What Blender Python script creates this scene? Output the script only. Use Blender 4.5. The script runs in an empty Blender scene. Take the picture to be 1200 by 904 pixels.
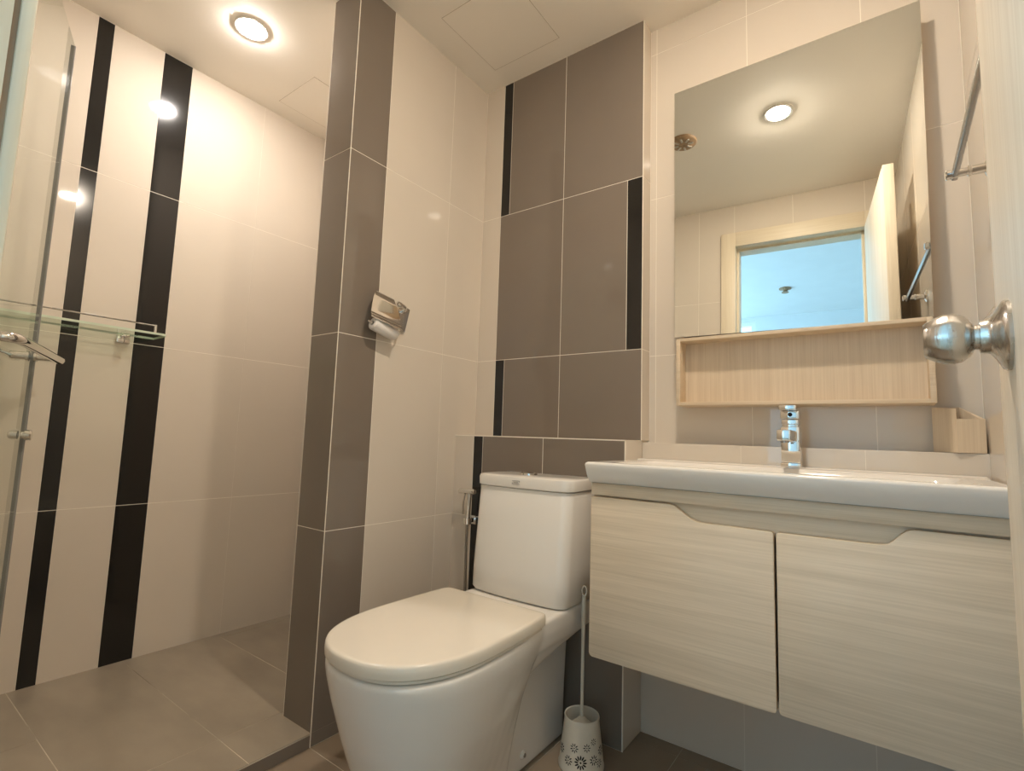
import bpy, bmesh, math, random
from mathutils import Vector, Matrix
C = bpy.context.scene.collection
SC = bpy.context.scene
# ------------------------------------------------------------------ camera
CAM = Vector((1.3455, -1.5832, 0.896))
YAW, PITCH, ROLL, FPX = math.radians(-36.3418), math.radians(5.8073), math.radians(1.8865), 594.26
fwd = Vector((math.sin(YAW)*math.cos(PITCH), math.cos(YAW)*math.cos(PITCH), math.sin(PITCH)))
rgt = Vector((math.cos(YAW), -math.sin(YAW), 0)); upv = rgt.cross(fwd)
r2 = math.cos(ROLL)*rgt + math.sin(ROLL)*upv; u2 = -math.sin(ROLL)*rgt + math.cos(ROLL)*upv
cd = bpy.data.cameras.new('camera'); cam = bpy.data.objects.new('camera', cd); C.objects.link(cam)
cam.matrix_world = Matrix(((r2.x, u2.x, -fwd.x, CAM.x), (r2.y, u2.y, -fwd.y, CAM.y), (r2.z, u2.z, -fwd.z, CAM.z), (0, 0, 0, 1)))
cd.sensor_fit = 'HORIZONTAL'; cd.sensor_width = 36; cd.lens = FPX*36/1200; cd.clip_start = 0.01
SC.camera = cam
# ------------------------------------------------------------------ world, light levels, exposure
w = bpy.data.worlds.new('world'); SC.world = w; w.use_nodes = True
w.node_tree.nodes['Background'].inputs[0].default_value = (0.45, 0.72, 1.0, 1); w.node_tree.nodes['Background'].inputs[1].default_value = 1.0
LAMP_SHOWER, LAMP_ROOM = 445.0, 725.0
LAMP_COL_S, LAMP_COL_R = (1.0, 0.915, 0.84), (1.0, 0.86, 0.70)
DAY_COL, DAY_BACK, DAY_SIDE = (0.41, 0.73, 1.0), 7.0, 35.0
vs = SC.view_settings
vs.view_transform = 'Standard'; vs.look = 'None'; vs.gamma = 1; vs.use_curve_mapping = False; vs.exposure = 0.0
SC.cycles.max_bounces = 14; SC.cycles.diffuse_bounces = 8; SC.cycles.glossy_bounces = 8; SC.cycles.transparent_max_bounces = 12
SC.cycles.sample_clamp_indirect = 6.0
def day_light(name, loc, sx, sz, rz, power):
    l = bpy.data.lights.new(name, 'AREA'); l.shape = 'RECTANGLE'; l.size = sx; l.size_y = sz; l.energy = power*sx*sz; l.color = DAY_COL
    o = bpy.data.objects.new(name, l); C.objects.link(o); o.location = loc; o.rotation_euler = (math.radians(90), 0, math.radians(rz))
    return o

# ------------------------------------------------------------------ materials
def nm(name):
    m = bpy.data.materials.new(name); m.use_nodes = True
    return m, m.node_tree.nodes, m.node_tree.links, m.node_tree.nodes['Principled BSDF']
def plain(name, col, rough=.4, metal=0, coat=0, spec=.5, var=0, vscale=6, bump=0, bscale=60, stretch=(1, 1, 1), rvar=0):
    m, n, l, b = nm(name)
    b.inputs['Base Color'].default_value = (*col, 1); b.inputs['Roughness'].default_value = rough; b.inputs['Metallic'].default_value = metal
    b.inputs['Coat Weight'].default_value = coat; b.inputs['Coat Roughness'].default_value = .05; b.inputs['Specular IOR Level'].default_value = spec
    tc = n.new('ShaderNodeTexCoord'); mp = n.new('ShaderNodeMapping'); mp.inputs['Scale'].default_value = stretch
    l.new(tc.outputs['Object'], mp.inputs[0])
    if var or rvar:
        t = n.new('ShaderNodeTexNoise'); t.inputs['Scale'].default_value = vscale; t.inputs['Detail'].default_value = 5; l.new(mp.outputs[0], t.inputs[0])
    if var:
        r = n.new('ShaderNodeValToRGB'); l.new(t.outputs[0], r.inputs[0])
        r.color_ramp.elements[0].position = .3; r.color_ramp.elements[1].position = .7
        r.color_ramp.elements[0].color = (*[c*(1-var) for c in col], 1); r.color_ramp.elements[1].color = (*[min(1, c*(1+var)) for c in col], 1)
        l.new(r.outputs[0], b.inputs['Base Color'])
    if rvar:
        q = n.new('ShaderNodeMapRange'); q.inputs[3].default_value = rough*(1-rvar); q.inputs[4].default_value = rough*(1+rvar); l.new(t.outputs[0], q.inputs[0]); l.new(q.outputs[0], b.inputs['Roughness'])
    if bump:
        t2 = n.new('ShaderNodeTexNoise'); t2.inputs['Scale'].default_value = bscale; t2.inputs['Detail'].default_value = 3; l.new(mp.outputs[0], t2.inputs[0])
        bp = n.new('ShaderNodeBump'); bp.inputs['Strength'].default_value = bump; bp.inputs['Distance'].default_value = .002; l.new(t2.outputs[0], bp.inputs['Height']); l.new(bp.outputs[0], b.inputs['Normal'])
    return m
def wood(name, c0, c1, axis, rough=.45, fine=1.0):
    m, n, l, b = nm(name)
    tc = n.new('ShaderNodeTexCoord'); mp = n.new('ShaderNodeMapping')
    s = [34*fine]*3; s['xyz'.index(axis)] = 1.6; mp.inputs['Scale'].default_value = s
    l.new(tc.outputs['Object'], mp.inputs[0])
    t = n.new('ShaderNodeTexNoise'); t.inputs['Scale'].default_value = 1; t.inputs['Detail'].default_value = 6; t.inputs['Roughness'].default_value = .6; t.inputs['Distortion'].default_value = .5; l.new(mp.outputs[0], t.inputs[0])
    mp2 = n.new('ShaderNodeMapping'); s2 = [230*fine]*3; s2['xyz'.index(axis)] = 5; mp2.inputs['Scale'].default_value = s2; l.new(tc.outputs['Object'], mp2.inputs[0])
    t2 = n.new('ShaderNodeTexNoise'); t2.inputs['Scale'].default_value = 1; t2.inputs['Detail'].default_value = 3; l.new(mp2.outputs[0], t2.inputs[0])
    mx = n.new('ShaderNodeMath'); mx.operation = 'MULTIPLY_ADD'; mx.inputs[1].default_value = .45; l.new(t2.outputs[0], mx.inputs[0])
    m3 = n.new('ShaderNodeMath'); m3.operation = 'MULTIPLY'; m3.inputs[1].default_value = .55; l.new(t.outputs[0], m3.inputs[0]); l.new(m3.outputs[0], mx.inputs[2])
    r = n.new('ShaderNodeValToRGB'); r.color_ramp.elements[0].position = .36; r.color_ramp.elements[1].position = .62
    r.color_ramp.elements[0].color = (*c0, 1); r.color_ramp.elements[1].color = (*c1, 1); l.new(mx.outputs[0], r.inputs[0]); l.new(r.outputs[0], b.inputs['Base Color'])
    b.inputs['Roughness'].default_value = rough
    bp = n.new('ShaderNodeBump'); bp.inputs['Strength'].default_value = .15; bp.inputs['Distance'].default_value = .0006; l.new(mx.outputs[0], bp.inputs['Height']); l.new(bp.outputs[0], b.inputs['Normal'])
    return m
def glass(name, tint, refl=.1):
    m, n, l, b = nm(name); n.remove(b)
    o = n['Material Output']; tr = n.new('ShaderNodeBsdfTransparent'); tr.inputs[0].default_value = (*tint, 1)
    g = n.new('ShaderNodeBsdfGlossy'); g.inputs['Roughness'].default_value = .01
    f = n.new('ShaderNodeLayerWeight'); f.inputs[0].default_value = .5
    pw = n.new('ShaderNodeMath'); pw.operation = 'POWER'; pw.inputs[1].default_value = 5; l.new(f.outputs['Facing'], pw.inputs[0])
    sc_ = n.new('ShaderNodeMath'); sc_.operation = 'MULTIPLY_ADD'; sc_.inputs[1].default_value = .55; sc_.inputs[2].default_value = .03; l.new(pw.outputs[0], sc_.inputs[0])
    geo = n.new('ShaderNodeNewGeometry'); iv = n.new('ShaderNodeMath'); iv.operation = 'SUBTRACT'; iv.inputs[0].default_value = 1; l.new(geo.outputs['Backfacing'], iv.inputs[1])
    fm = n.new('ShaderNodeMath'); fm.operation = 'MULTIPLY'; l.new(sc_.outputs[0], fm.inputs[0]); l.new(iv.outputs[0], fm.inputs[1])
    mx = n.new('ShaderNodeMixShader'); l.new(fm.outputs[0], mx.inputs[0]); l.new(tr.outputs[0], mx.inputs[1]); l.new(g.outputs[0], mx.inputs[2]); l.new(mx.outputs[0], o.inputs[0])
    return m
def glow(name, col, s):
    m, n, l, b = nm(name); b.inputs['Base Color'].default_value = (.8, .8, .8, 1)
    b.inputs['Emission Color'].default_value = (*col, 1); b.inputs['Emission Strength'].default_value = s
    return m
M = {}
M['beige'] = plain('beige_tile', (.68, .61, .52), .035, var=.025, vscale=2.5)
M['grey'] = plain('grey_tile', (.205, .17, .138), .028, var=.04, vscale=3)
M['black'] = plain('black_tile', (.013, .012, .011), .11, rvar=.15)
M['grout'] = plain('light_grout', (.86, .80, .70), .8, var=.04)
M['dgrout'] = plain('worn_grout', (.44, .39, .31), .9, var=.7, vscale=4)
M['floor'] = plain('taupe_floor_tile', (.30, .255, .195), .33, var=.13, vscale=4.5, stretch=(1, 2, 1), bump=.08, bscale=90)
M['floor2'] = plain('brown_floor_tile', (.27, .21, .15), .35, var=.13, vscale=5, bump=.08, bscale=90)
M['ceil'] = plain('ceiling_paint', (.90, .85, .77), .7, var=.015, vscale=2)
M['line'] = plain('panel_joint', (.50, .44, .36), .9)
M['paint'] = plain('pale_paint', (.80, .81, .82), .7, var=.02)
M['ceramic'] = plain('white_ceramic', (.82, .79, .74), .10, var=.01)
M['plastic'] = plain('white_plastic', (.78, .72, .62), .22, var=.015)
M['plastic2'] = plain('cream_plastic', (.70, .65, .55), .4, var=.04, vscale=20)
M['dark'] = plain('dark_gap', (.02, .017, .014), .8)
M['chrome'] = plain('chrome', (.80, .79, .77), .06, metal=1, rvar=.3)
M['steel'] = plain('brushed_steel', (.60, .57, .53), .26, metal=1, bump=.12, bscale=40, stretch=(12, 12, .6), rvar=.3)
M['grey_metal'] = plain('satin_grey_metal', (.48, .48, .48), .25, metal=1, rvar=.2)
M['mirror'] = plain('mirror_silver', (.79, .81, .785), .0, metal=1)
M['oakh'] = wood('pale_oak_horizontal', (.66, .56, .42), (.80, .69, .54), 'x', fine=1.25)
M['oakv'] = wood('pale_oak_vertical', (.62, .49, .34), (.72, .59, .43), 'z', fine=1.4)
M['oakl'] = wood('pale_oak_long', (.62, .49, .34), (.72, .59, .43), 'x', fine=1.4)
M['oakd'] = wood('pale_door_oak', (.74, .65, .52), (.86, .78, .65), 'z', fine=.8)
M['oakj'] = wood('frame_oak', (.68, .58, .43), (.75, .66, .51), 'z', fine=.8)
M['oakjx'] = wood('frame_oak_cross', (.68, .58, .43), (.75, .66, .51), 'x', fine=.8)
M['seal'] = plain('brown_seal', (.33, .22, .14), .7, var=.2)
M['glass'] = glass('clear_glass', (.965, .985, .97))
M['gedge'] = plain('glass_edge', (.30, .29, .29), .25, var=.1)
M['shelf'] = glass('green_glass', (.88, .94, .88))
M['gsedge'] = plain('green_glass_edge', (.62, .70, .56), .2, var=.1)
M['paper'] = plain('tissue_paper', (.82, .78, .74), .9, bump=.3, bscale=120)
M['brown'] = plain('brown_plastic', (.36, .24, .14), .5, var=.25, vscale=60)
M['grille'] = plain('pale_grille', (.55, .52, .47), .5, var=.1)
M['logo'] = plain('logo_print', (.30, .28, .26), .5)
M['white'] = plain('white_metal', (.85, .83, .79), .35)
M['glow_s'] = glow('lamp_glow_shower', LAMP_COL_S, LAMP_SHOWER)
M['glow_r'] = glow('lamp_glow_room', LAMP_COL_R, LAMP_ROOM)
M['floor3'] = wood('outer_floor_wood', (.30, .22, .15), (.42, .32, .22), 'y')

# ------------------------------------------------------------------ helpers
def new(): return bmesh.new()
def obj(name, bm, mats, parent=None, ang=35):
    if not isinstance(mats, (list, tuple)): mats = [mats]
    bmesh.ops.recalc_face_normals(bm, faces=bm.faces)
    for f in bm.faces: f.smooth = True
    for e in bm.edges:
        if len(e.link_faces) == 2: e.smooth = e.calc_face_angle(0) < math.radians(ang)
        else: e.smooth = False
    if parent is not None:
        base = Vector(parent['_o']); 
    else:
        xs = [v.co.x for v in bm.verts]; ys = [v.co.y for v in bm.verts]; zs = [v.co.z for v in bm.verts]
        base = Vector(((min(xs)+max(xs))/2, (min(ys)+max(ys))/2, min(zs)))
    bmesh.ops.translate(bm, verts=bm.verts, vec=-base)
    me = bpy.data.meshes.new(name); bm.to_mesh(me); bm.free()
    for m in mats: me.materials.append(M[m] if isinstance(m, str) else m)
    o = bpy.data.objects.new(name, me); C.objects.link(o)
    if parent is not None:
        o.parent = parent; o['_o'] = list(base)
    else:
        o.location = base; o['_o'] = list(base)
    return o
def tag(o, label, cat, group=None):
    o['label'] = label; o['category'] = cat
    if group: o['group'] = group
    return o
def thing(name, label, cat, loc, group=None):
    o = bpy.data.objects.new(name, None); C.objects.link(o); o.location = loc; o['_o'] = list(loc); o.empty_display_size = .05
    return tag(o, label, cat, group)
def struct(name, bm, mats, parent=None):
    o = obj(name, bm, mats, parent); 
    if parent is None: o['kind'] = 'structure'
    return o
def box(bm, x0, x1, y0, y1, z0, z1, bev=0, mat=0, seg=2, mx=None):
    g = bmesh.ops.create_cube(bm, size=1)
    vs_ = g['verts']
    for v in vs_: v.co = Vector((x0+(v.co.x+.5)*(x1-x0), y0+(v.co.y+.5)*(y1-y0), z0+(v.co.z+.5)*(z1-z0)))
    fs = list({f for v in vs_ for f in v.link_faces})
    for f in fs: f.material_index = mat
    if bev:
        es = list({e for v in vs_ for e in v.link_edges})
        r = bmesh.ops.bevel(bm, geom=es, offset=bev, segments=seg, affect='EDGES', profile=.5, clamp_overlap=True)
        for f in r['faces']: f.material_index = mat
        vs_ = list({v for f in r['faces'] for v in f.verts} | {v for v in vs_ if v.is_valid})
    if mx is not None: bmesh.ops.transform(bm, matrix=mx, verts=vs_)
    return vs_
def prism(bm, poly, p0, d, mat=0, bev=0, seg=2):
    """poly: 3D points; extruded along d."""
    a = [bm.verts.new(Vector(p)+Vector(p0)) for p in poly]; b = [bm.verts.new(v.co+Vector(d)) for v in a]
    n = len(a); fs = [bm.faces.new(a), bm.faces.new(b[::-1])]
    for i in range(n): fs.append(bm.faces.new((a[i], b[i], b[(i+1) % n], a[(i+1) % n])))
    for f in fs: f.material_index = mat
    if bev:
        bmesh.ops.recalc_face_normals(bm, faces=fs)
        es = list({e for f in fs for e in f.edges})
        r = bmesh.ops.bevel(bm, geom=es, offset=bev, segments=seg, affect='EDGES', profile=.5, clamp_overlap=True)
        for f in r['faces']: f.material_index = mat
def frame_of(ax):
    ax = Vector(ax).normalized(); t = Vector((0, 0, 1)) if abs(ax.z) < .9 else Vector((1, 0, 0))
    a = ax.cross(t).normalized(); return ax, a, ax.cross(a)
def lathe(bm, prof, o, ax, n=32, mat=0, caps=True, flute=0):
    ax, a, b = frame_of(ax); o = Vector(o); rings = []
    for t, r in prof:
        rings.append([bm.verts.new(o+ax*t+(a*math.cos(k*2*math.pi/n)+b*math.sin(k*2*math.pi/n))*r*(1+flute*math.cos(k*12*2*math.pi/n))) for k in range(n)])
    for i in range(len(rings)-1):
        for k in range(n):
            f = bm.faces.new((rings[i][k], rings[i][(k+1) % n], rings[i+1][(k+1) % n], rings[i+1][k])); f.material_index = mat
    if caps:
        for rg in (rings[0], rings[-1]):
            f = bm.faces.new(rg); f.material_index = mat
def tube(bm, pts, r, n=12, mat=0, smooth=0):
    pts = [Vector(p) for p in pts]
    for _ in range(smooth):
        q = [pts[0]]
        for i in range(len(pts)-1): q += [pts[i]*.75+pts[i+1]*.25, pts[i]*.25+pts[i+1]*.75]
        pts = q+[pts[-1]]
    rs = r if isinstance(r, (list, tuple)) else [r]*len(pts)
    if len(rs) != len(pts): rs = [rs[min(len(rs)-1, int(i*len(rs)/len(pts)))] for i in range(len(pts))]
    rings = []; prev = None
    for i, p in enumerate(pts):
        d = (pts[min(i+1, len(pts)-1)]-pts[max(i-1, 0)]).normalized()
        if prev is None: _, a, _b = frame_of(d)
        else: a = (prev-d*prev.dot(d)).normalized()
        prev = a; b = d.cross(a)
        rings.append([bm.verts.new(p+(a*math.cos(k*2*math.pi/n)+b*math.sin(k*2*math.pi/n))*rs[i]) for k in range(n)])
    for i in range(len(rings)-1):
        for k in range(n):
            bm.faces.new((rings[i][k], rings[i][(k+1) % n], rings[i+1][(k+1) % n], rings[i+1][k])).material_index = mat
    for rg in (rings[0], rings[-1]): bm.faces.new(rg).material_index = mat
def loft(bm, secs, mat=0, cap0=True, cap1=True):
    rings = [[bm.verts.new(Vector(p)) for p in s] for s in secs]; n = len(rings[0])
    for i in range(len(rings)-1):
        for k in range(n):
            bm.faces.new((rings[i][k], rings[i][(k+1) % n], rings[i+1][(k+1) % n], rings[i+1][k])).material_index = mat
    if cap0: bm.faces.new(rings[0]).material_index = mat
    if cap1: bm.faces.new(rings[-1]).material_index = mat
G = .0023
def tiles(bm, P, N, rows, t=.0006, g=G, gu=None):
    """rows: (v0,v1,[(u0,u1,mat)...]); P(u,v) point on the grout plane, N outward; cells sit proud of the grout plane by t."""
    N = Vector(N)
    for v0, v1, cells in rows:
        for u0, u1, m in cells:
            h = g/2; k = h if gu is None else gu/2
            q = [Vector(P(u0+k, v0+h)), Vector(P(u1-k, v0+h)), Vector(P(u1-k, v1-h)), Vector(P(u0+k, v1-h))]
            a = [bm.verts.new(p) for p in q]; b = [bm.verts.new(p+N*t) for p in q]
            bm.faces.new(b).material_index = m
            for i in range(4): bm.faces.new((a[i], a[(i+1) % 4], b[(i+1) % 4], b[i])).material_index = m
def cells(cuts, mats): return [(cuts[i], cuts[i+1], mats[i] if isinstance(mats, (list, tuple)) else mats) for i in range(len(cuts)-1)]
WM = ['grout', 'beige', 'grey', 'black', 'dgrout', 'floor', 'floor2']
BEI, GRY, BLK, FLO, FL2 = 1, 2, 3, 5, 6
H, XS, XR, YV, YD = 2.38, -.923, 1.54, .068, -1.523
ZR = [0, .6, 1.2, 1.8, H]
T = .0006
# ------------------------------------------------------------------ room shell
bm = new(); box(bm, -.145, XR+.1, -1.645, .16, -.1, -T)
def fl(x0, x1, y0, y1):
    return None
rows = []
ys = [-1.645, -1.30, -1.0, -.665, -.35, -.03, .05]
xs = [0.0, .235, .535, .835, 1.135, 1.435, XR]
tiles(bm, lambda u, v: (u, v, -T), (0, 0, 1), [(ys[i], ys[i+1], cells(xs, FL2)) for i in range(len(ys)-1)])
struct('floor', bm, ['dgrout']+WM[1:])
bm = new(); box(bm, XS-.1, 0, YD-.1, -.6665, -.1, .039-T, mat=0); box(bm, XS-.1, -.147, -.6665, -.1, -.1, .039-T, mat=0); box(bm, -.002, 0.0005, YD, -.667, 0, .034, mat=2)
zf = .039
tiles(bm, lambda u, v: (u, v, zf-T), (0, 0, 1), [
    (YD, -1.145, cells([XS, -.53, 0], FLO)), (-1.145, -.84, cells([XS, -.165, 0.0015], FLO)), (-.84, -.515, cells([XS, -.165, 0.0015], FLO)), (-.515, -.19, cells([XS, -.875, -.145], FLO))])
struct('floor_shower', bm, ['dgrout', 'beige', 'grey', 'black', 'dgrout', 'floor', 'floor2'])
bm = new(); box(bm, XS-.1, XR+.1, -1.645, .16, H, H+.1); struct('ceiling', bm, 'ceil')
# striped shower wall
bm = new(); box(bm, XS-.1, XS-T, -1.645, -.09, 0, H)
cu = [YD, -1.123, -1.074, -.911, -.809, -.501, -.19]; mt = [BEI, BLK, BEI, BLK, BEI, BEI]
tiles(bm, lambda u, v: (XS-T, u, v), (1, 0, 0), [(a, b, cells(cu, mt)) for a, b in zip(ZR, ZR[1:])], gu=.0012)
struct('wall_left', bm, WM)
# shower end wall
bm = new(); box(bm, XS, -.145, -.19+T, -.09, 0, H)
tiles(bm, lambda u, v: (u, -.19+T, v), (0, -1, 0), [(a, b, cells([XS, -.62, -.32, -.145], BEI)) for a, b in zip(ZR, ZR[1:])])
struct('wall_shower_end', bm, WM)
# partition wall with the grey tiled end (pillar)
bm = new(); box(bm, -.145+T, -T, -.665+T, .16, 0, H)
tiles(bm, lambda u, v: (-T, u, v), (1, 0, 0), [(a, b, cells([-.665, -.519, -.206, 0], [GRY, BEI, BEI])) for a, b in zip(ZR, ZR[1:])])
tiles(bm, lambda u, v: (u, -.665+T, v), (0, -1, 0), [(a, b, cells([-.145, 0], [GRY])) for a, b in zip(ZR, ZR[1:])])
tiles(bm, lambda u, v: (-.145+T, u, v), (-1, 0, 0), [(a, b, cells([-.665, -.50, -.19], BEI)) for a, b in zip(ZR, ZR[1:])])
box(bm, -.0018, .0002, -.6652, -.6632, 0, H); box(bm, -.1452, -.1432, -.6652, -.6632, 0, H)
struct('wall_partition', bm, WM)
# tiled chase behind the toilet
XA, XA2, ZL = .7085, .7035, .898
bm = new(); box(bm, 0, XA-T, T, YV, ZL, H)
tiles(bm, lambda u, v: (u, T, v), (0, -1, 0), [
    (ZL, 1.2, cells([0, .0946, .1387, .394, XA], [BEI, BLK, GRY, GRY])),
    (1.2, 1.8, cells([0, .0946, .394, .652, XA], [BEI, GRY, GRY, BLK])),
    (1.8, H, cells([0, .0946, .1387, .394, XA], [BEI, BLK, GRY, GRY]))])
tiles(bm, lambda u, v: (XA-T, u, v), (1, 0, 0), [(a, b, cells([0, YV], BEI)) for a, b in ((ZL, 1.2), (1.2, 1.8), (1.8, H))])
box(bm, XA-.002, XA+.0002, -.0002, .002, ZL, H)
struct('wall_center', bm, WM)
bm = new(); box(bm, 0, XA2-T, -.114+T, YV, 0, ZL-T)
tiles(bm, lambda u, v: (u, -.114+T, v), (0, -1, 0), [(a, b, cells([0, .0946, .1387, .404, XA2], [BEI, BLK, GRY, GRY])) for a, b in ((0, .6), (.6, ZL))])
tiles(bm, lambda u, v: (u, v, ZL-T), (0, 0, 1), [(-.114, 0, cells([0, .0946, .404, XA2], BEI))])
tiles(bm, lambda u, v: (XA2-T, u, v), (1, 0, 0), [(a, b, cells([-.114, .022], BEI)) for a, b in ((0, .6), (.6, ZL))])
box(bm, XA2-.003, XA2+.0002, -.1142, -.111, 0, ZL); box(bm, 0, XA2, -.1142, -.111, ZL-.003, ZL+.0002)
struct('trim_1', bm, WM)
# wall behind the vanity, its low ledge
bm = new(); box(bm, -.145, XR+.1, YV+T, .16, 0, H)
tiles(bm, lambda u, v: (u, YV+T, v), (0, -1, 0), [(a, b, cells([.73, 1.028, 1.33, XR], BEI)) for a, b in ((.6, 1.185), (1.185, 1.74), (1.74, 2.285), (2.285, H))])
tiles(bm, lambda u, v: (u, YV+T, v), (0, -1, 0), [(a, b, cells([.7085, .73], BEI)) for a, b in ((.6, 1.185), (1.185, 1.74), (1.74, 2.285), (2.285, H))])
struct('wall_back', bm, WM)
bm = new(); box(bm, XA2, XR, .022+T, YV, 0, .893-T)
tiles(bm, lambda u, v: (u, .022+T, v), (0, -1, 0), [(a, b, cells([XA2, 1.004, 1.304, XR], BEI)) for a, b in ((0, .60), (.60, .893))], gu=.0012)
tiles(bm, lambda u, v: (u, v, .893-T), (0, 0, 1), [(.022, YV, cells([XA2, 1.004, 1.304, XR], BEI))])
struct('trim_2', bm, WM)
# right wall
bm = new(); box(bm, XR+T, XR+.1, -1.645, .16, 0, H)
tiles(bm, lambda u, v: (XR+T, u, v), (-1, 0, 0), [(a, b, cells([YD, -1.2, -.9, -.6, -.3, YV], BEI)) for a, b in zip(ZR, ZR[1:])])
struct('wall_right', bm, WM)
# wall with the doorway
DX0, DX1, DZ = .785, 1.404, 2.122
bm = new()
box(bm, XS, DX0-.006, -1.64, YD-T, 0, H); box(bm, DX1+.006, XR, -1.64, YD-T, 0, H); box(bm, DX0-.006, DX1+.006, -1.64, YD-T, DZ+.006, H)
P = lambda u, v: (u, YD-T, v)
tiles(bm, P, (0, 1, 0), [(a, b, cells([XS, -.62, -.32, -.02, .28, .58, DX0-.006], BEI)) for a, b in zip(ZR, ZR[1:])])
tiles(bm, P, (0, 1, 0), [(2.13, H, cells([DX0-.006, 1.08, DX1+.006], BEI))])
tiles(bm, P, (0, 1, 0), [(a, b, cells([DX1+.006, XR], BEI)) for a, b in zip(ZR, ZR[1:])])
struct('wall_door', bm, WM)
# door frame: casings on the room side, lining, seal and stop
bm = new()
yc0, yc1 = -1.5235, -1.509
box(bm, DX0-.078, DX0, yc0+.005, yc1, 0, DZ+.085, .0015); box(bm, DX1, DX1+.078, yc0+.005, yc1, 0, DZ+.085, .0015); box(bm, DX0, DX1, yc0+.005, yc1, DZ, DZ+.085, .0015, mat=2)
box(bm, DX0-.006, DX0-.0006, -1.645, -1.5225, 0, DZ+.006); box(bm, DX1+.0006, DX1+.006, -1.645, -1.5225, 0, DZ+.006); box(bm, DX0, DX1, -1.645, -1.5225, DZ+.0006, DZ+.006)
box(bm, DX0-.001, DX0+.012, -1.645, -1.568, 0, DZ, .001); box(bm, DX1-.012, DX1+.001, -1.645, -1.568, 0, DZ, .001); box(bm, DX0+.012, DX1-.012, -1.645, -1.568, DZ-.012, DZ+.001)
box(bm, DX0-.05, DX0-.003, -1.5225, -1.5185, 0, DZ+.02, mat=1); box(bm, DX0, DX1, -1.5225, -1.5185, DZ+.002, DZ+.03, mat=1)
struct('trim_3', bm, ['oakj', 'seal', 'oakjx'])
# door leaf
hx, hy = 1.402, -1.511; th = math.radians(3.45)
d = Vector((math.sin(th), math.cos(th), 0)); nl = Vector((-math.cos(th), math.sin(th), 0))
p0 = Vector((hx, hy, 0)); LW = .607
bm = new(); q = [p0, p0+d*LW, p0+d*LW-nl*.038, p0-nl*.038]
prism(bm, q, (0, 0, .008), (0, 0, 2.108), bev=.0015)
door = struct('door_1', bm, 'oakd')
kp = p0+d*(LW-.098); kz = .9945
bm = new()
lathe(bm, [(0, .0295), (.0025, .0298), (.0045, .0285), (.0075, .0225), (.0110, .0165), (.0130, .0148), (.0185, .0140), (.0190, .0108), (.0222, .0106)], (kp.x, kp.y, kz), nl, 40)
lathe(bm, [(.0222, .0100), (.0228, .0128), (.0255, .0168), (.0300, .0205), (.0360, .0222), (.0420, .0218), (.0480, .0196), (.0530, .0168), (.0553, .0150), (.0560, .0138), (.0552, .0115), (.0548, .004)], (kp.x, kp.y, kz), nl, 72, flute=.009)
kn = obj('door_knob', bm, 'steel', door); kn['label'] = 'brushed steel knob'
# ------------------------------------------------------------------ outer room seen through the doorway in the mirror
bm = new(); box(bm, -1.2, 2.8, -4.35, -1.645, -.1, 0); struct('floor_bedroom', bm, 'floor3')
bm = new(); box(bm, -1.2, 2.8, -4.35, -1.645, 2.5, 2.6); struct('ceiling_bedroom', bm, 'paint')
bm = new(); box(bm, 2.8, 2.9, -4.35, -1.645, 0, 2.5); struct('wall_bedroom_right', bm, 'paint')
bm = new(); box(bm, -1.2, DX0-.03, -1.70, -1.646, 0, 2.5); box(bm, DX1+.03, 2.8, -1.70, -1.646, 0, 2.5); box(bm, DX0-.03, DX1+.03, -1.70, -1.646, DZ+.03, 2.5); struct('wall_bedroom_front', bm, 'paint')
WX0, WX1, WZ0, WZ1 = -.25, .56, .35, 2.46
bm = new(); yb0, yb1 = -4.45, -4.35
box(bm, -1.3, WX0, yb0, yb1, 0, 2.5); box(bm, WX1, 2.9, yb0, yb1, 0, 2.5); box(bm, WX0, WX1, yb0, yb1, 0, WZ0); box(bm, WX0, WX1, yb0, yb1, WZ1, 2.5)
struct('wall_bedroom_back', bm, 'paint')
LY0, LY1 = -4.2, -2.3
bm = new(); box(bm, -1.3, -1.2, -4.35, LY0, 0, 2.5); box(bm, -1.3, -1.2, LY1, -1.645, 0, 2.5); box(bm, -1.3, -1.2, LY0, LY1, 0, WZ0); box(bm, -1.3, -1.2, LY0, LY1, 2.2, 2.5)
struct('wall_bedroom_left', bm, 'paint')
bm = new()
for x0, x1, z0, z1 in ((WX0, WX0+.04, WZ0, WZ1), (WX1-.04, WX1, WZ0, WZ1), (WX0+.04, WX1-.04, WZ0, WZ0+.04), (WX0+.04, WX1-.04, WZ1-.04, WZ1), ((WX0+WX1)/2-.02, (WX0+WX1)/2+.02, WZ0+.04, WZ1-.04)): box(bm, x0, x1, -4.42, -4.37, z0, z1)
wf = struct('window_1', bm, 'white')
bm = new(); box(bm, WX0+.03, WX1-.03, -4.40, -4.395, WZ0+.03, WZ1-.03); obj('window_pane', bm, 'glass', wf)
bm = new()
for y0, y1, z0, z1 in ((LY0, LY0+.04, WZ0, 2.2), (LY1-.04, LY1, WZ0, 2.2), (LY0+.04, LY1-.04, WZ0, WZ0+.04), (LY0+.04, LY1-.04, 2.16, 2.2), ((LY0+LY1)/2-.02, (LY0+LY1)/2+.02, WZ0+.04, 2.16)): box(bm, -1.27, -1.22, y0, y1, z0, z1)
wf = struct('added_side_window', bm, 'white')  # unseen side window, added so daylight reaches the bathroom mainly by bounce
bm = new(); box(bm, -1.25, -1.245, LY0+.03, LY1-.03, WZ0+.03, 2.17); obj('window_pane', bm, 'glass', wf)
day_light('window_daylight', ((WX0+WX1)/2, -4.47, (WZ0+WZ1)/2), WX1-WX0, WZ1-WZ0, 0, DAY_BACK)
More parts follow.
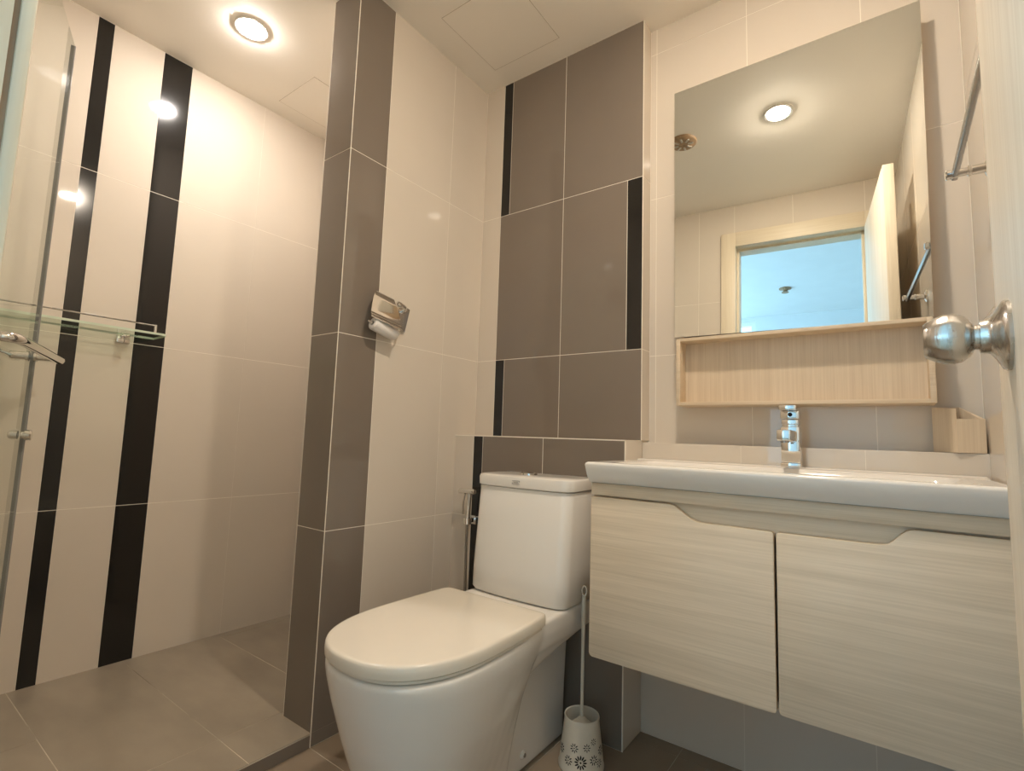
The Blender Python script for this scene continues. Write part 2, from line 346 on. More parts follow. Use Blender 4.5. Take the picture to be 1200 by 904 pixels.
day_light('window_daylight', (-1.32, (LY0+LY1)/2, (WZ0+2.2)/2), LY1-LY0, 2.2-WZ0, -90, DAY_SIDE)  # area lamp behind the added side window, brightens the bedroom ceiling
# ------------------------------------------------------------------ ceiling fittings
def downlight(x, y, label, glow_m, z=H):
    t = thing('ceiling_downlight', label, 'ceiling light', (x, y, z-.004), 'recessed ceiling lights')
    bm = new(); lathe(bm, [(0, .058), (-.004, .0575), (-.0055, .054), (-.004, .0465), (-.001, .046)], (x, y, z), (0, 0, 1), 40, caps=False); obj('trim_ring', bm, 'white', t)
    bm = new(); lathe(bm, [(-.0012, .0462), (-.006, .0445), (-.0105, .039), (-.0135, .030), (-.0153, .018), (-.0158, .004)], (x, y, z), (0, 0, 1), 40); obj('lamp', bm, glow_m, t)
    return t
downlight(-.507, -.775, 'round white recessed ceiling light glowing in the shower ceiling', 'glow_s')
downlight(1.071, -.755, 'round recessed ceiling light in front of the mirror, seen reflected in it', 'glow_r')
t = thing('ceiling_vent', 'small round brown ceiling vent reflected at the left edge of the mirror', 'vent', (.662, -.78, H))
bm = new(); lathe(bm, [(0, .062), (-.008, .060), (-.013, .05), (-.015, .03), (-.0155, .004)], (.662, -.78, H), (0, 0, 1), 32); obj('cover', bm, 'brown', t)
bm = new()
for k in range(8):
    a = k*math.pi/4; r = .034; box(bm, -.004, .004, -.012, .012, H-.0185, H-.0135, mx=Matrix.Translation((.662+r*math.cos(a), -.78+r*math.sin(a), 0)) @ Matrix.Rotation(a+math.pi/2, 4, 'Z'))
obj('grille', bm, 'grille', t)
bm = new(); z = 2.5
lathe(bm, [(0, .05), (-.008, .05), (-.012, .03), (-.03, .012), (-.036, .03), (-.04, .03)], (.906, -3.486, z), (0, 0, 1), 24)
tag(obj('ceiling_sprinkler', bm, 'brown'), 'tiny dark sprinkler on the blue-lit ceiling seen through the mirrored doorway', 'sprinkler')
def hatch(x0, x1, y0, y1, label):
    bm = new(); box(bm, x0, x1, y0, y1, H-.0012, H+.004, mat=0)
    e = .0012
    for a, b, c, f in ((x0-e, x0, y0-e, y1+e), (x1, x1+e, y0-e, y1+e), (x0, x1, y0-e, y0), (x0, x1, y1, y1+e)): box(bm, a, b, c, f, H-.0014, H+.004, mat=1)
    return tag(obj('access_panel', bm, ['ceil', 'line']), label, 'access panel', 'flush ceiling access panels')
hatch(.117, .418, -.409, -.10, 'square access panel flush in the ceiling above the toilet')
hatch(-.82, -.545, -.492, -.225, 'square access panel flush in the shower ceiling beside the grey pillar')
# ------------------------------------------------------------------ shower door
E2 = Vector((-.752, -1.212, 0)); Hn = Vector((-.058, -1.478, 0)); sd = (E2-Hn).normalized(); sn = Vector((-sd.y, sd.x, 0))
if sn.dot(CAM-Hn) < 0: sn = -sn
SW = (E2-Hn).length; Z0, Z1 = .058, 2.122
t = thing('shower_door', 'frameless clear glass shower door standing open at the left', 'shower door', (Hn.x, Hn.y, zf))
def slab(a, b, off0, off1, z0, z1, bm, mat=0):
    q = [Hn+sd*a+sn*off0, Hn+sd*b+sn*off0, Hn+sd*b+sn*off1, Hn+sd*a+sn*off1]
    prism(bm, q, (0, 0, z0), (0, 0, z1-z0), mat)
bm = new(); slab(.012, SW-.002, -.004, .004, Z0, Z1, bm); obj('glass_panel', bm, 'glass', t)
bm = new(); slab(SW-.0019, SW+.004, -.006, .006, Z0-.015, Z1, bm); e = obj('edge_seal', bm, 'gedge', t); e['label'] = 'grey edge seal'
for z in (.35, 1.85):
    bm = new(); slab(-.012, .06, .005, .014, z-.045, z+.045, bm); slab(-.012, .06, -.014, -.005, z-.045, z+.045, bm); slab(-.03, -.010, -.014, .014, z-.045, z+.045, bm); obj('hinge', bm, 'chrome', t)
gz = 1.092
def gp(a, off, z=gz): return tuple(Hn+sd*a+sn*off+Vector((0, 0, z)))
a1, a0, off = SW-.016, .30, .055
for s, nm_ in ((1, 'handle'), (-1, 'handle')):
    bm = new(); o_ = off*s
    tube(bm, [gp(a1+.062, o_), gp(a1, o_), gp(a0+.05, o_), gp(a0+.008, o_*.98), gp(a0-.012, o_*.70), gp(a0-.014, .005*s)], .0125, 16, smooth=2)
    tube(bm, [gp(a1, o_), gp(a1, .005*s)], .0125, 16)
    for a in (a1, a0-.014): lathe(bm, [(.006*s, .0155), (.012*s, .0155), (.013*s, .013)], gp(a, 0), sn, 20)
    lb = obj(nm_, bm, 'chrome', t)
    lb['label'] = 'chrome pull handle on the outer face' if s > 0 else 'chrome pull handle on the inner face'
kz2 = .855; ka = SW-.040
bm = new(); kb = Hn+sd*ka+Vector((0, 0, kz2))
lathe(bm, [(.004, .011), (.010, .011), (.012, .016), (.024, .016), (.027, .013)], kb, sn, 20); lathe(bm, [(.004, .013), (.022, .012), (.025, .009)], kb, -sn, 20)
obj('knob', bm, 'chrome', t)
# ------------------------------------------------------------------ glass shelf on the striped wall
t = thing('glass_shelf', 'clear glass shelf with chrome rail on the striped shower wall', 'shelf', (XS, -1.12, 1.22))
SY0, SY1, SX1, SZ = -1.40, -.848, -.785, 1.2246
bm = new(); pts = []
for k in range(7):
    a = k*math.pi/12; pts.append((SX1-.02+.02*math.cos(a), SY1-.02+.02*math.sin(a), 0))
poly = [(XS, SY0, 0), (SX1, SY0, 0)]+pts+[(XS, SY1, 0)]
prism(bm, poly, (0, 0, SZ), (0, 0, .008))
bm.faces.ensure_lookup_table()
for f in bm.faces:
    f.normal_update()
    if abs(f.normal.z) < .5: f.material_index = 1
obj('shelf_plate', bm, ['shelf', 'gsedge'], t)
bm = new(); tube(bm, [(SX1+.006-.016, SY1-.038, SZ+.034), (SX1-.010, SY0+.03, SZ+.034)], .0028, 10); obj('rail', bm, 'chrome', t)
for y in (SY1-.038, SY0+.03):
    bm = new(); tube(bm, [(SX1-.010, y, SZ+.008), (SX1-.010, y, SZ+.037)], .0042, 12); obj('rail_post', bm, 'chrome', t)
for y in (-.945, -1.30):
    bm = new(); box(bm, XS, XS+.012, y-.021, y+.021, SZ-.030, SZ, .003); box(bm, XS, XS+.035, y-.012, y+.012, SZ-.010, SZ-.0005, .003); obj('bracket', bm, 'chrome', t)
# ------------------------------------------------------------------ toilet
TX = .453
t = thing('toilet', 'white close-coupled toilet with closed lid and square cistern', 'toilet', (TX, -.5, 0))
def dshape(hw, yb, yf, n=40, hb=None, p=2.35, cor=.03, L=None):
    """closed outline, counter-clockwise: straight back at yb, rounded D front reaching yf"""
    hb = hb or hw; L = L or hw*1.05; yc = yf+L; out = []
    for k in range(n+1):
        a = math.pi*k/n
        c, s = math.cos(a), math.sin(a)
        out.append((TX-hw*math.copysign(abs(c)**(2/p), c), yc-L*abs(s)**(2/p)))
    # right side back to the rear edge, rounded rear corners
    m = 5
    for k in range(1, m): f = k/m; out.append((TX+hw+(hb-hw)*f*f, yc+(yb-cor-yc)*f))
    for k in range(5): a = k/4*math.pi/2; out.append((TX+hb-cor+cor*math.cos(a), yb-cor+cor*math.sin(a)))
    for k in range(5): a = math.pi/2+k/4*math.pi/2; out.append((TX-hb+cor+cor*math.cos(a), yb-cor+cor*math.sin(a)))
    for k in range(m-1, 0, -1): f = k/m; out.append((TX-hw-(hb-hw)*f*f, yc+(yb-cor-yc)*f))
    return out
def at(o, z): return [(x, y, z) for x, y in o]
bm = new()
spec = [(0, .090, -.46, -.780, .092), (.012, .092, -.46, -.785, .094), (.08, .110, -.46, -.808, .104), (.16, .136, -.46, -.838, .119), (.24, .160, -.458, -.865, .137), (.32, .177, -.44, -.889, .155), (.375, .186, -.41, -.903, .166), (.400, .1875, -.40, -.907, .168), (.406, .1845, -.40, -.903, .166)]
loft(bm, [at(dshape(hw, yb, yf, hb=hb, L=hw*1.2, cor=.018), z) for z, hw, yb, yf, hb in spec])
# rear pedestal and the deck that carries the cistern
def rr(hw, y0, y1, z, r=.03, cx=TX, n=5):
    out = []
    for (px, py, a0) in ((cx+hw-r, y1-r, 0), (cx-hw+r, y1-r, 90), (cx-hw+r, y0+r, 180), (cx+hw-r, y0+r, 270)):
        for k in range(n): a = math.radians(a0+90*k/(n-1)); out.append((px+r*math.cos(a), py+r*math.sin(a), z))
    return out
loft(bm, [rr(.072, -.52, -.135, 0, .02), rr(.074, -.52, -.135, .15, .02), rr(.080, -.52, -.135, .30, .02), rr(.090, -.52, -.135, .36, .02)])
loft(bm, [rr(.125, -.50, -.43, .275, .02), rr(.145, -.51, -.36, .312, .02), rr(.155, -.515, -.20, .340, .02), rr(.162, -.52, -.132, .352, .02), rr(.1675, -.52, -.130, .385, .02), rr(.1675, -.50, -.130, .418, .015), rr(.165, -.36, -.130, .423, .015)])
bowl = obj('bowl', bm, 'ceramic', t)
md = bowl.modifiers.new('r', 'REMESH'); md.mode = 'VOXEL'; md.voxel_size = .0046; md.use_smooth_shade = True
ms = bowl.modifiers.new('s', 'SMOOTH'); ms.factor = .5; ms.iterations = 12
dg = bpy.context.evaluated_depsgraph_get(); me = bpy.data.meshes.new_from_object(bowl.evaluated_get(dg)); me.name = 'bowl'
bowl.modifiers.clear(); bowl.data = me
for pl in me.polygons: pl.use_smooth = True
if not me.materials: me.materials.append(M['ceramic'])
# seat ring and lid
def layers(bm, o, zz, ins):
    cx, cy = TX, -.66
    secs = []
    for z, i in zip(zz, ins):
        s = []
        for x, y in o:
            dx, dy = x-cx, y-cy; r = math.hypot(dx, dy); s.append((x-dx/r*i, y-dy/r*i, z))
        secs.append(s)
    loft(bm, secs)
oS = dshape(.186, -.425, -.905, hb=.174, L=.245, n=56, cor=.02)
bm = new(); layers(bm, oS, (.4075, .409, .4145, .416), (.006, .003, .003, .006)); obj('seat', bm, 'plastic', t, 25)
oL = dshape(.190, -.418, -.912, hb=.178, L=.25, n=56, cor=.02)
bm = new(); layers(bm, oL, (.418, .4195, .430, .440, .4440, .4460, .4465), (.004, .001, 0, .0008, .0025, .006, .013)); obj('lid', bm, 'plastic', t, 50)
bm = new()
bm.free()
for s in (-1, 1):
    bm = new(); lathe(bm, [(-.02, .011), (-.018, .012), (.018, .012), (.02, .011)], (TX+s*.085, -.412, .428), (1, 0, 0), 16); obj('lid_hinge', bm, 'plastic', t)
# cistern
bm = new()
def rrb(hw, y0, y1, z, r, bow): # front slightly bowed
    out = rr(hw, y0, y1, z, r, n=7); res = []
    for x, y, zz in out:
        if y < y0+r*1.01: y -= bow*max(0, 1-((x-TX)/hw)**2)
        res.append((x, y, zz))
    return res
def tank_sec(hw, y0, y1, z, r, bow, nx=10):
    pts = []
    for k in range(6): a = math.radians(-90+90*k/5); pts.append((TX+hw-r+r*math.cos(a), y0+r+r*math.sin(a)))
    for k in range(4): a = math.radians(90*k/3); pts.append((TX+hw-.012+.012*math.cos(a), y1-.012+.012*math.sin(a)))
    for k in range(4): a = math.radians(90+90*k/3); pts.append((TX-hw+.012+.012*math.cos(a), y1-.012+.012*math.sin(a)))
    for k in range(6): a = math.radians(180+90*k/5); pts.append((TX-hw+r+r*math.cos(a), y0+r+r*math.sin(a)))
    for k in range(1, nx): pts.append((TX-hw+r+(2*hw-2*r)*k/nx, y0))
    res = []
    for x, y in pts:
        wgt = max(0, 1-((x-TX)/hw)**2)*max(0, min(1, (y1-y)/(y1-y0)))
        res.append((x, y-bow*wgt, z))
    return res
loft(bm, [tank_sec(.166, -.325, -.130, .426, .03, .012), tank_sec(.171, -.332, -.127, .436, .032, .012), tank_sec(.171, -.330, -.127, .50, .032, .012), tank_sec(.170, -.308, -.127, .738, .03, .010), tank_sec(.168, -.306, -.127, .741, .03, .010)])
obj('cistern', bm, 'ceramic', t, 40)
bm = new()
loft(bm, [tank_sec(.1685, -.308, -.125, .7425, .03, .010), tank_sec(.1735, -.313, -.124, .746, .031, .010), tank_sec(.1745, -.3135, -.124, .768, .031, .010), tank_sec(.172, -.311, -.125, .7755, .030, .010), tank_sec(.166, -.305, -.128, .7785, .028, .009)])
lidt = obj('cistern_lid', bm, 'ceramic', t, 40)
bm = new(); lathe(bm, [(0, .027), (.005, .0265), (.0065, .023), (.0062, .0225), (.0075, .021), (.0085, .015), (.0088, .003)], (.423, -.222, .7785), (0, 0, 1), 32); obj('flush_button', bm, 'chrome', lidt)
bm = new(); lx, lz, ly = .445, .7605, -.3243
for x0, x1, z0, z1 in ((-.014, .014, .0042, .0054), (-.014, .014, -.0054, -.0042), (-.014, -.0126, -.0054, -.0008), (.0126, .014, .0008, .0054), (-.008, .008, -.0006, .0006)): box(bm, lx+x0, lx+x1, ly, ly+.004, lz+z0, lz+z1)
obj('logo', bm, 'logo', lidt)
bm = new(); lathe(bm, [(0, .012), (.004, .0115), (.007, .007), (.008, .002)], (TX+.0715, -.365, .042), (1, 0, 0), 20); obj('bolt_cap', bm, 'ceramic', t)
bm = new(); lathe(bm, [(.008, .0055), (.0095, .005)], (TX+.0715, -.365, .042), (1, 0, 0), 14); obj('bolt_screw', bm, 'grey_metal', t)
# ------------------------------------------------------------------ bidet sprayer beside the cistern
t = thing('bidet_sprayer', 'chrome hand bidet sprayer hanging left of the toilet cistern', 'bidet sprayer', (.11, -.115, .56))
SYB = -.152
bm = new(); tube(bm, [(.066, SYB, .692), (.070, SYB, .692), (.138, SYB, .694), (.142, SYB, .694)], [.0075, .0098, .0098, .008], 20); obj('spray_head', bm, 'chrome', t)
bm = new(); tube(bm, [(.1165, SYB, .690), (.114, SYB, .65), (.110, SYB+.002, .60), (.108, SYB+.002, .575)], [.0085, .0085, .0095, .008], 18); obj('handle', bm, 'chrome', t)
bm = new(); tube(bm, [(.098, SYB-.004, .684), (.092, SYB-.006, .65), (.093, SYB-.004, .61)], .0032, 10, smooth=1); obj('trigger', bm, 'chrome', t)
bm = new(); box(bm, .096, .122, -.1145, -.106, .570, .604, .003); lathe(bm, [(-.012, .0125), (-.012, .0145), (.010, .0155), (.010, .0105)], (.109, SYB+.002, .588), (0, 0, 1), 24); box(bm, .103, .115, -.142, -.112, .580, .596, .002); obj('wall_hook', bm, 'chrome', t)
bm = new(); tube(bm, [(.108, SYB+.002, .577), (.108, SYB+.002, .45), (.115, SYB, .25), (.14, SYB-.005, .13), (.17, SYB, .10), (.18, -.13, .13), (.18, -.112, .15)], .0052, 10, smooth=2); obj('hose', bm, 'grey_metal', t)
# ------------------------------------------------------------------ toilet paper holder with roll (hangs askew)
PY, PZ = -.512, 1.285
tilt = Matrix.Translation((0, PY, PZ)) @ Matrix.Rotation(math.radians(-13), 4, 'X')
def loc(n_, a_, w_): return tuple(tilt @ Vector((n_, a_, w_)))
t = thing('toilet_paper_holder', 'chrome toilet paper holder with cover flap hanging askew on the wall', 'toilet paper holder', (0, PY, PZ))
bm = new(); box(bm, 0.0003, .009, .056, .112, -.016, .074, .003, mx=tilt); obj('back_plate', bm, 'chrome', t)
bm = new(); tube(bm, [loc(.006, .082, .050), loc(.030, .076, .058), loc(.038, .042, .056)], .0075, 14, smooth=2); lathe(bm, [(-.012, .003), (-.010, .0085), (0, .0098), (.010, .0085), (.012, .003)], loc(.036, .040, .055), tilt.to_3x3() @ Vector((0, 1, 0)), 20); obj('arm', bm, 'chrome', t)
bm = new() # curved cover flap
prof = [(.034, .060), (.040, .059), (.044, .054), (.048, .032), (.053, .005), (.058, -.020), (.061, -.028), (.068, -.033), (.070, -.042)]
secs = []
top = []
tw = Matrix.Rotation(math.radians(-10), 4, 'Z')
def locf(n_, a_, w_):
    v = tw @ Vector((n_-.036, a_-.02, w_)); return loc(v.x+.036, v.y+.02, w_)
def cover_pts(off): return [(n_+off*.94, w_+off*.35) for n_, w_ in prof]
A, B = cover_pts(0), cover_pts(.0016)
def lim(w_): # right-hand edge sweeps in toward the top, around the arm
    f = max(0, min(1, (w_+.03)/.086)); return .050-.040*f**1.6
for (pa, pb) in zip(A, B):
    r_ = lim(pa[1]); l_ = -.064+(.010 if pa[1] > .056 else .004 if pa[1] > .05 else 0)
    row = []
    for k in range(9): row.append(locf(pa[0], l_+(r_-l_)*k/8, pa[1]))
    for k in range(8, -1, -1): row.append(locf(pb[0], l_+(r_-l_)*k/8, pb[1]))
    secs.append(row)
loft(bm, secs); obj('cover_flap', bm, 'chrome', t, 50)
bm = new(); tube(bm, [loc(.008, .080, -.008), loc(.026, .076, -.040), loc(.036, .060, -.052), loc(.036, -.056, -.052), loc(.036, -.062, -.050)], .004, 12, smooth=1); obj('spindle', bm, 'chrome', t)
bm = new(); axv = tilt.to_3x3() @ Vector((0, 1, 0))
lathe(bm, [(-.049, .0075), (-.050, .015), (-.047, .020), (-.043, .0215), (.043, .0215), (.047, .020), (.050, .015), (.049, .0075), (-.049, .0075)], loc(.036, .004, -.052), axv, 36, caps=False)
tag(obj('toilet_roll', bm, 'paper'), 'white paper roll showing under the chrome cover flap', 'toilet roll')
# ------------------------------------------------------------------ toilet brush and its holder
BX, BY = .635, -.236
t = thing('toilet_brush_holder', 'cream tapered brush holder with cut-out daisies standing beside the toilet', 'brush holder', (BX, BY, 0))
bm = new(); lathe(bm, [(.001, .058), (.0, .063), (.006, .0635), (.012, .0615), (.06, .0555), (.118, .0485), (.128, .0490), (.131, .0480), (.129, .0455), (.10, .0465), (.02, .057)], (BX, BY, 0), (0, 0, 1), 56)
RC = lambda z: .0615+(z-.012)*(.0485-.0615)/.106
def petal(th_, z, du, dv, ang, ru, rv):
    vs_ = []
    for k in range(10):
        a = k*2*math.pi/10; x, y = ru*math.cos(a), rv*math.sin(a)
        u = du+x*math.cos(ang)-y*math.sin(ang); v = dv+x*math.sin(ang)+y*math.cos(ang)
        R_ = RC(z+v)+.0004; tt = th_+u/R_
        vs_.append(bm.verts.new((BX+R_*math.cos(tt), BY+R_*math.sin(tt), z+v)))
    bm.faces.new(vs_).material_index = 1
def daisy(th_, z, R_, n):
    petal(th_, z, 0, 0, 0, R_*.13, R_*.13)
    for k in range(n):
        a = k*2*math.pi/n; petal(th_, z, R_*.62*math.cos(a), R_*.62*math.sin(a), a, R_*.30, R_*.11)
tc = math.atan2(CAM.y-BY, CAM.x-BX)
for off_, z, R_, n in ((-.02, .036, .019, 12), (-.62, .033, .014, 9), (-.35, .067, .013, 9), (.28, .071, .0115, 8), (.62, .040, .014, 9), (.66, .083, .010, 8), (-1.15, .05, .014, 9), (1.15, .055, .014, 9), (.95, .028, .012, 8)): daisy(tc+off_, z, R_, n)
obj('holder_body', bm, ['plastic2', 'dark'], t, 50)
t = thing('toilet_brush', 'white toilet brush with slim hooked handle standing in the daisy holder', 'toilet brush', (BX, BY, .014))
bm = new()
hp = [(0.6355, -.238, .112), (0.6360, -.239, .20), (0.6366, -.240, .30), (0.6376, -.241, .38), (0.6384, -.2415, .43), (0.6390, -.242, .452)]
tube(bm, hp, [.0048, .0046, .0046, .0062, .0075, .006], 14)
lp = [(0.6390, -.242, .449)]
for k in range(13):
    a = -math.pi/2+2*math.pi*k/12; lp.append(((.6395)+.0062*math.cos(a), -.2423+.0062*math.cos(a)*.4, .4665+.0135*math.sin(a)))
tube(bm, lp[1:], .0026, 10)
obj('handle', bm, 'plastic2', t)
bm = new(); lathe(bm, [(0, .02), (.004, .026), (.012, .027), (.018, .018), (.03, .007)], (0.6355, -.238, .096), (0, 0, 1), 24)
random.seed(3)
for k in range(150):
    a = random.random()*2*math.pi; z = .03+random.random()*.07; r = .034+random.random()*.006
    c0 = Vector((0.6350, -.2365, z)); e_ = c0+Vector((r*math.cos(a), r*math.sin(a), random.uniform(-.006, .008)))
    tube(bm, [c0+(e_-c0)*.3, e_], .0011, 5)
tube(bm, [(.635, -.2365, .025), (.635, -.2365, .11)], .011, 12)
obj('brush_head', bm, 'plastic2', t)
# ------------------------------------------------------------------ vanity cabinet
VX0, VX1 = .713, 1.532
t = thing('vanity_cabinet', 'wall-hung pale oak vanity cabinet with two doors under the basin', 'cabinet', ((VX0+VX1)/2, -.16, .345))
bm = new(); box(bm, VX0, VX0+.016, -.334, .020, .346, .783); box(bm, VX1-.016, VX1, -.334, .020, .346, .783); box(bm, VX0+.016, VX1-.016, -.334, .020, .346, .362); box(bm, VX0+.016, VX1-.016, .006, .020, .362, .783)
box(bm, VX0+.016, VX1-.016, -.334, -.318, .70, .752); obj('carcass', bm, 'oakh', t)
bm = new(); box(bm, VX0, VX1, -.352, -.318, .7525, .783, .001); obj('top_rail', bm, 'oakh', t)
def vdoor(poly):
    bm = new(); prism(bm, [(x, -.3535, z) for x, z in poly], (0, 0, 0), (0, .0185, 0), bev=.0012); return obj('door', bm, 'oakh', t, 30)
zb = .344
l_door = [(VX0, zb+.009), (VX0+.003, zb+.003), (VX0+.009, zb), (1.1395, zb), (1.1445, zb+.002), (1.1465, zb+.007), (1.1465, .707), (1.143, .7115), (1.00, .7125), (.985, .7135), (.974, .7175), (.962, .725), (.940, .741), (.932, .7455), (.922, .7475), (VX0, .7475)]
r_door = [(1.1515, zb+.007), (1.1535, zb+.002), (1.1585, zb), (VX1-.002, zb), (VX1, zb+.002), (VX1, .7475), (1.384, .7475), (1.375, .745), (1.366, .738), (1.352, .7225), (1.345, .7165), (1.335, .7135), (1.32, .7125), (1.155, .7115), (1.1515, .707)]
vdoor(l_door)['label'] = 'left door, with its finger notch at top right'; vdoor(r_door)['label'] = 'right door, with its finger notch at top left'
# ------------------------------------------------------------------ basin
BXA, BXB, BYA, BYB, BZ = .7045, 1.534, -.376, .0205, .838
t = thing('washbasin', 'white ceramic washbasin top with thick front lip over the oak cabinet', 'basin', ((BXA+BXB)/2, -.17, .784))
bm = new(); NX, NY = 70, 44
def ss(a, b, x): f = max(0, min(1, (x-a)/(b-a))); return f*f*(3-2*f)
def top_z(x, y):
    fx = ss(.765, .835, x)*(1-ss(1.41, 1.48, x)); fy = ss(-.345, -.275, y)*(1-ss(-.115, -.075, y))
    z = BZ-.095*fx*fy
    ed = min(x-BXA, BXB-x, y-BYA)
    if ed < .008: z -= .008-math.sqrt(max(0, .008**2-(.008-ed)**2))
    back = ss(-.045, -.025, y)
    return z-.0012*ss(-.2, BYA, -abs(y))*0+.004*back
xs_ = [BXA, BXA+.001, BXA+.003, BXA+.006, BXA+.009]+[BXA+.012+(BXB-BXA-.024)*k/NX for k in range(NX+1)]+[BXB-.009, BXB-.006, BXB-.003, BXB-.001, BXB]
ys_ = [BYA, BYA+.001, BYA+.003, BYA+.006, BYA+.009]+[BYA+.012+(BYB-BYA-.012)*k/NY for k in range(NY+1)]
gr = [[bm.verts.new((x, y, top_z(x, y))) for y in ys_] for x in xs_]
for i in range(len(xs_)-1):
    for j in range(len(ys_)-1): bm.faces.new((gr[i][j], gr[i+1][j], gr[i+1][j+1], gr[i][j+1]))
# skirt: front slopes back under the lip
ring = [gr[i][0] for i in range(len(xs_))]+[gr[-1][j] for j in range(1, len(ys_))]+[gr[i][-1] for i in range(len(xs_)-2, -1, -1)]+[gr[0][j] for j in range(len(ys_)-2, 0, -1)]
def inset(v, k, z):
    x = min(max(v.co.x, BXA+.004*k), BXB-.004*k); y = max(v.co.y, BYA+.017*k); return bm.verts.new((x, y, z))
low = [inset(v, .45, .806) for v in ring]; low2 = [inset(v, .95, .7885) for v in ring]; low3 = [inset(v, 1.3, .7845) for v in ring]
for a, b in ((ring, low), (low, low2), (low2, low3)):
    n = len(a)
    for k in range(n): bm.faces.new((a[k], a[(k+1) % n], b[(k+1) % n], b[k]))
# underside with the bowl below
gb = {}
for i, x in enumerate(xs_):
    for j, y in enumerate(ys_):
        if 5 <= i < len(xs_)-5 and 5 <= j < len(ys_)-1: gb[i, j] = bm.verts.new((x, y, min(.7845, top_z(x, y)-.012)))
for (i, j) in gb:
    if (i+1, j+1) in gb: bm.faces.new((gb[i, j], gb[i, j+1], gb[i+1, j+1], gb[i+1, j]))
obj('basin', bm, 'ceramic', t, 60)
bm = new(); lathe(bm, [(0, .022), (.003, .022), (.004, .018), (.0035, .004)], (1.12, -.2, BZ-.0955), (0, 0, 1), 28); obj('drain', bm, 'chrome', t)
# ------------------------------------------------------------------ basin tap
t = thing('basin_tap', 'square chrome mixer tap on the back of the basin', 'tap', (1.143, -.034, .842))
FX = 1.143
bm = new(); box(bm, FX-.024, FX+.024, -.056, -.008, .8375, .852, .002); box(bm, FX-.0225, FX+.0225, -.054, -.010, .852, .948, .0025); obj('body', bm, 'chrome', t)
bm = new(); box(bm, FX-.0165, FX+.0165, -.160, -.052, .9085, .9365, .003); sp = obj('spout', bm, 'chrome', t)
bm = new(); lathe(bm, [(0, .010), (-.004, .010)], (FX, -.146, .9085), (0, 0, 1), 20); obj('aerator', bm, 'grey_metal', sp)
bm = new(); box(bm, FX-.019, FX+.019, -.051, -.013, .948, .953, .001); box(bm, FX-.0205, FX+.0205, -.053, -.012, .953, .9665, .002); obj('cartridge_cap', bm, 'chrome', t)
bm = new(); box(bm, FX-.0225, FX+.0225, -.0545, -.010, .9685, .990, .0022); box(bm, FX-.0215, FX+.0195, -.085, -.010, .9905, 1.0035, .002); hd = obj('lever', bm, 'chrome', t)
bm = new(); lathe(bm, [(0, .0055), (.0012, .0055), (.0014, .003), (.0010, .0012)], (FX+.001, -.0545, .980), (0, -1, 0), 20); obj('indicator', bm, 'dark', hd)
# ------------------------------------------------------------------ mirror cabinet with open shelf
TL, TR, BL, BR = Vector((.8222, -.0181, 2.0442)), Vector((1.4581, .0047, 2.0667)), Vector((.8300, -.0395, 1.2192)), Vector((1.4512, -.0179, 1.2172))
t = thing('mirror_cabinet', 'tall frameless mirror cabinet with open oak shelf on the wall above the basin', 'mirror cabinet', (1.14, 0, 1.01))
nrm = (TR-BL).cross(TL-BL).normalized()
if nrm.y > 0: nrm = -nrm
bm = new(); a = [bm.verts.new(v) for v in (BL, BR, TR, TL)]; b = [bm.verts.new(v-nrm*.005) for v in (BL, BR, TR, TL)]
bm.faces.new(a); bm.faces.new(b[::-1])
for i in range(4): bm.faces.new((a[i], b[i], b[(i+1) % 4], a[(i+1) % 4])).material_index = 1
obj('mirror', bm, ['mirror', 'gedge'], t)
bm = new(); ins = .008; q = []
for v, sx, sz in ((BL, 1, 1), (BR, -1, 1), (TR, -1, -1), (TL, 1, -1)): q.append(v-nrm*.0055+Vector((sx*ins, 0, sz*ins)))
a = [bm.verts.new(v) for v in q]; b = [bm.verts.new((v.x, YV-.001, v.z)) for v in q]
bm.faces.new(a); bm.faces.new(b[::-1])
for i in range(4): bm.faces.new((a[i], b[i], b[(i+1) % 4], a[(i+1) % 4]))
obj('cabinet_body', bm, 'oakv', t)
SX0, SX1b, SZ0, SZ1, SYF = .8335, 1.4485, 1.009, 1.216, -.036
bm = new(); box(bm, SX0, SX0+.012, SYF, YV-.001, SZ0, SZ1, .0008); box(bm, SX1b-.012, SX1b, SYF, YV-.001, SZ0, SZ1, .0008); box(bm, SX0+.012, SX1b-.012, SYF, YV-.001, SZ1-.010, SZ1, .0008); box(bm, SX0+.012, SX1b-.012, SYF, YV-.001, SZ0, SZ0+.010, .0008)
obj('shelf_frame', bm, 'oakl', t)
bm = new(); box(bm, SX0+.012, SX1b-.012, .020, .030, SZ0+.010, SZ1-.010); obj('shelf_back', bm, 'oakv', t)
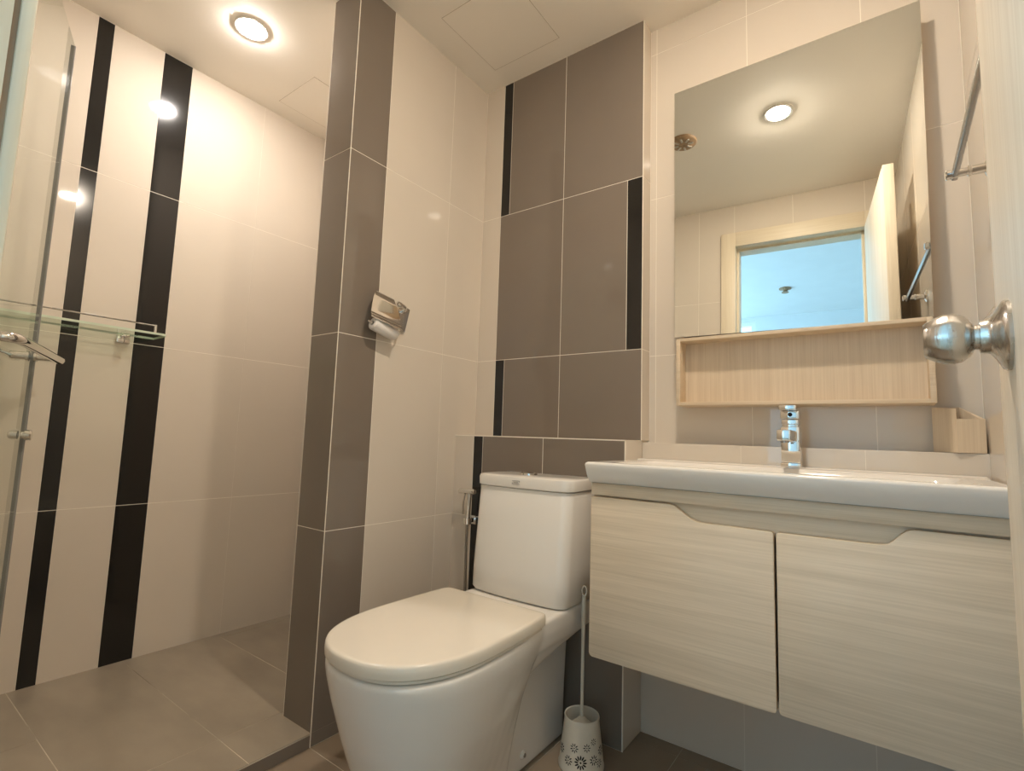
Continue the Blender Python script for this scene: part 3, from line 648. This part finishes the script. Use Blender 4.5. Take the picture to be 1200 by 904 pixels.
# ------------------------------------------------------------------ small wooden box on the ledge
bm = new(); A_, B_, C_, D_ = Vector((1.4425, .054, 0)), Vector((1.4845, .0125, 0)), Vector((1.5365, .0225, 0)), Vector((1.4955, .0640, 0))
zb_ = .8938
def panel(p, q, z0a, z0b, th_, inw):
    o_ = Vector(inw)*th_; vs_ = [p, q, q+o_, p+o_]
    lo = [bm.verts.new(v+Vector((0, 0, zb_))) for v in vs_]; hi = [bm.verts.new(Vector((v.x, v.y, z))) for v, z in zip(vs_, (z0a, z0b, z0b, z0a))]
    bm.faces.new(lo); bm.faces.new(hi)
    for i in range(4): bm.faces.new((lo[i], lo[(i+1) % 4], hi[(i+1) % 4], hi[i]))
c_ = (A_+C_)/2
def quad(off):  # footprint offset inward
    return [c_+(v-c_)*(1-off) for v in (A_, B_, C_, D_)]
O_, I_ = quad(0), quad(.17)
zt = [(1.0035, .9985), (.9735, .9735), (.9735, 1.004), (1.004, 1.0035)]
for k in range(4):
    k2 = (k+1) % 4; vs_ = [O_[k], O_[k2], I_[k2], I_[k]]; za, zc = zt[k]
    lo = [bm.verts.new((v.x, v.y, zb_)) for v in vs_]; hi = [bm.verts.new((v.x, v.y, z)) for v, z in zip(vs_, (za, zc, zc, za))]
    bm.faces.new(lo); bm.faces.new(hi)
    for i in range(4): bm.faces.new((lo[i], lo[(i+1) % 4], hi[(i+1) % 4], hi[i]))
lo = [bm.verts.new((v.x, v.y, zb_+.004)) for v in I_]; bm.faces.new(lo)
tag(obj('wooden_box', bm, 'oakv'), 'small open pale wooden box on the ledge in the corner by the door', 'box')
# ------------------------------------------------------------------ towel bar on the right wall
t = thing('towel_bar', 'grey metal towel bar on the right wall above the vanity, part hidden by the door', 'towel bar', (XR, -.49, 1.47))
bz0, bz1, bx = 1.478, 1.492, 1.484
bm = new(); mxr = Matrix.Identity(4)
prism(bm, [(bx-.005, -.205, bz0-.008), (bx+.005, -.205, bz0-.008), (bx+.005, -.205, bz0+.008), (bx-.005, -.205, bz0+.008)], (0, 0, 0), (0, -.575, bz1-bz0), bev=.002); obj('bar', bm, 'grey_metal', t)
for y, z in ((-.222, bz0), (-.757, bz1)):
    bm = new(); lathe(bm, [(0, .0235), (.004, .0235), (.007, .019), (.010, .0105), (.030, .0100), (.031, .0115), (.036, .0115), (.037, .0085), (.062, .0085), (.063, .0105), (.070, .0105), (.072, .008)], (XR, y, z), (-1, 0, 0), 24); obj('post', bm, 'chrome', t)
for o in bpy.data.objects:
    if '_o' in o: del o['_o']
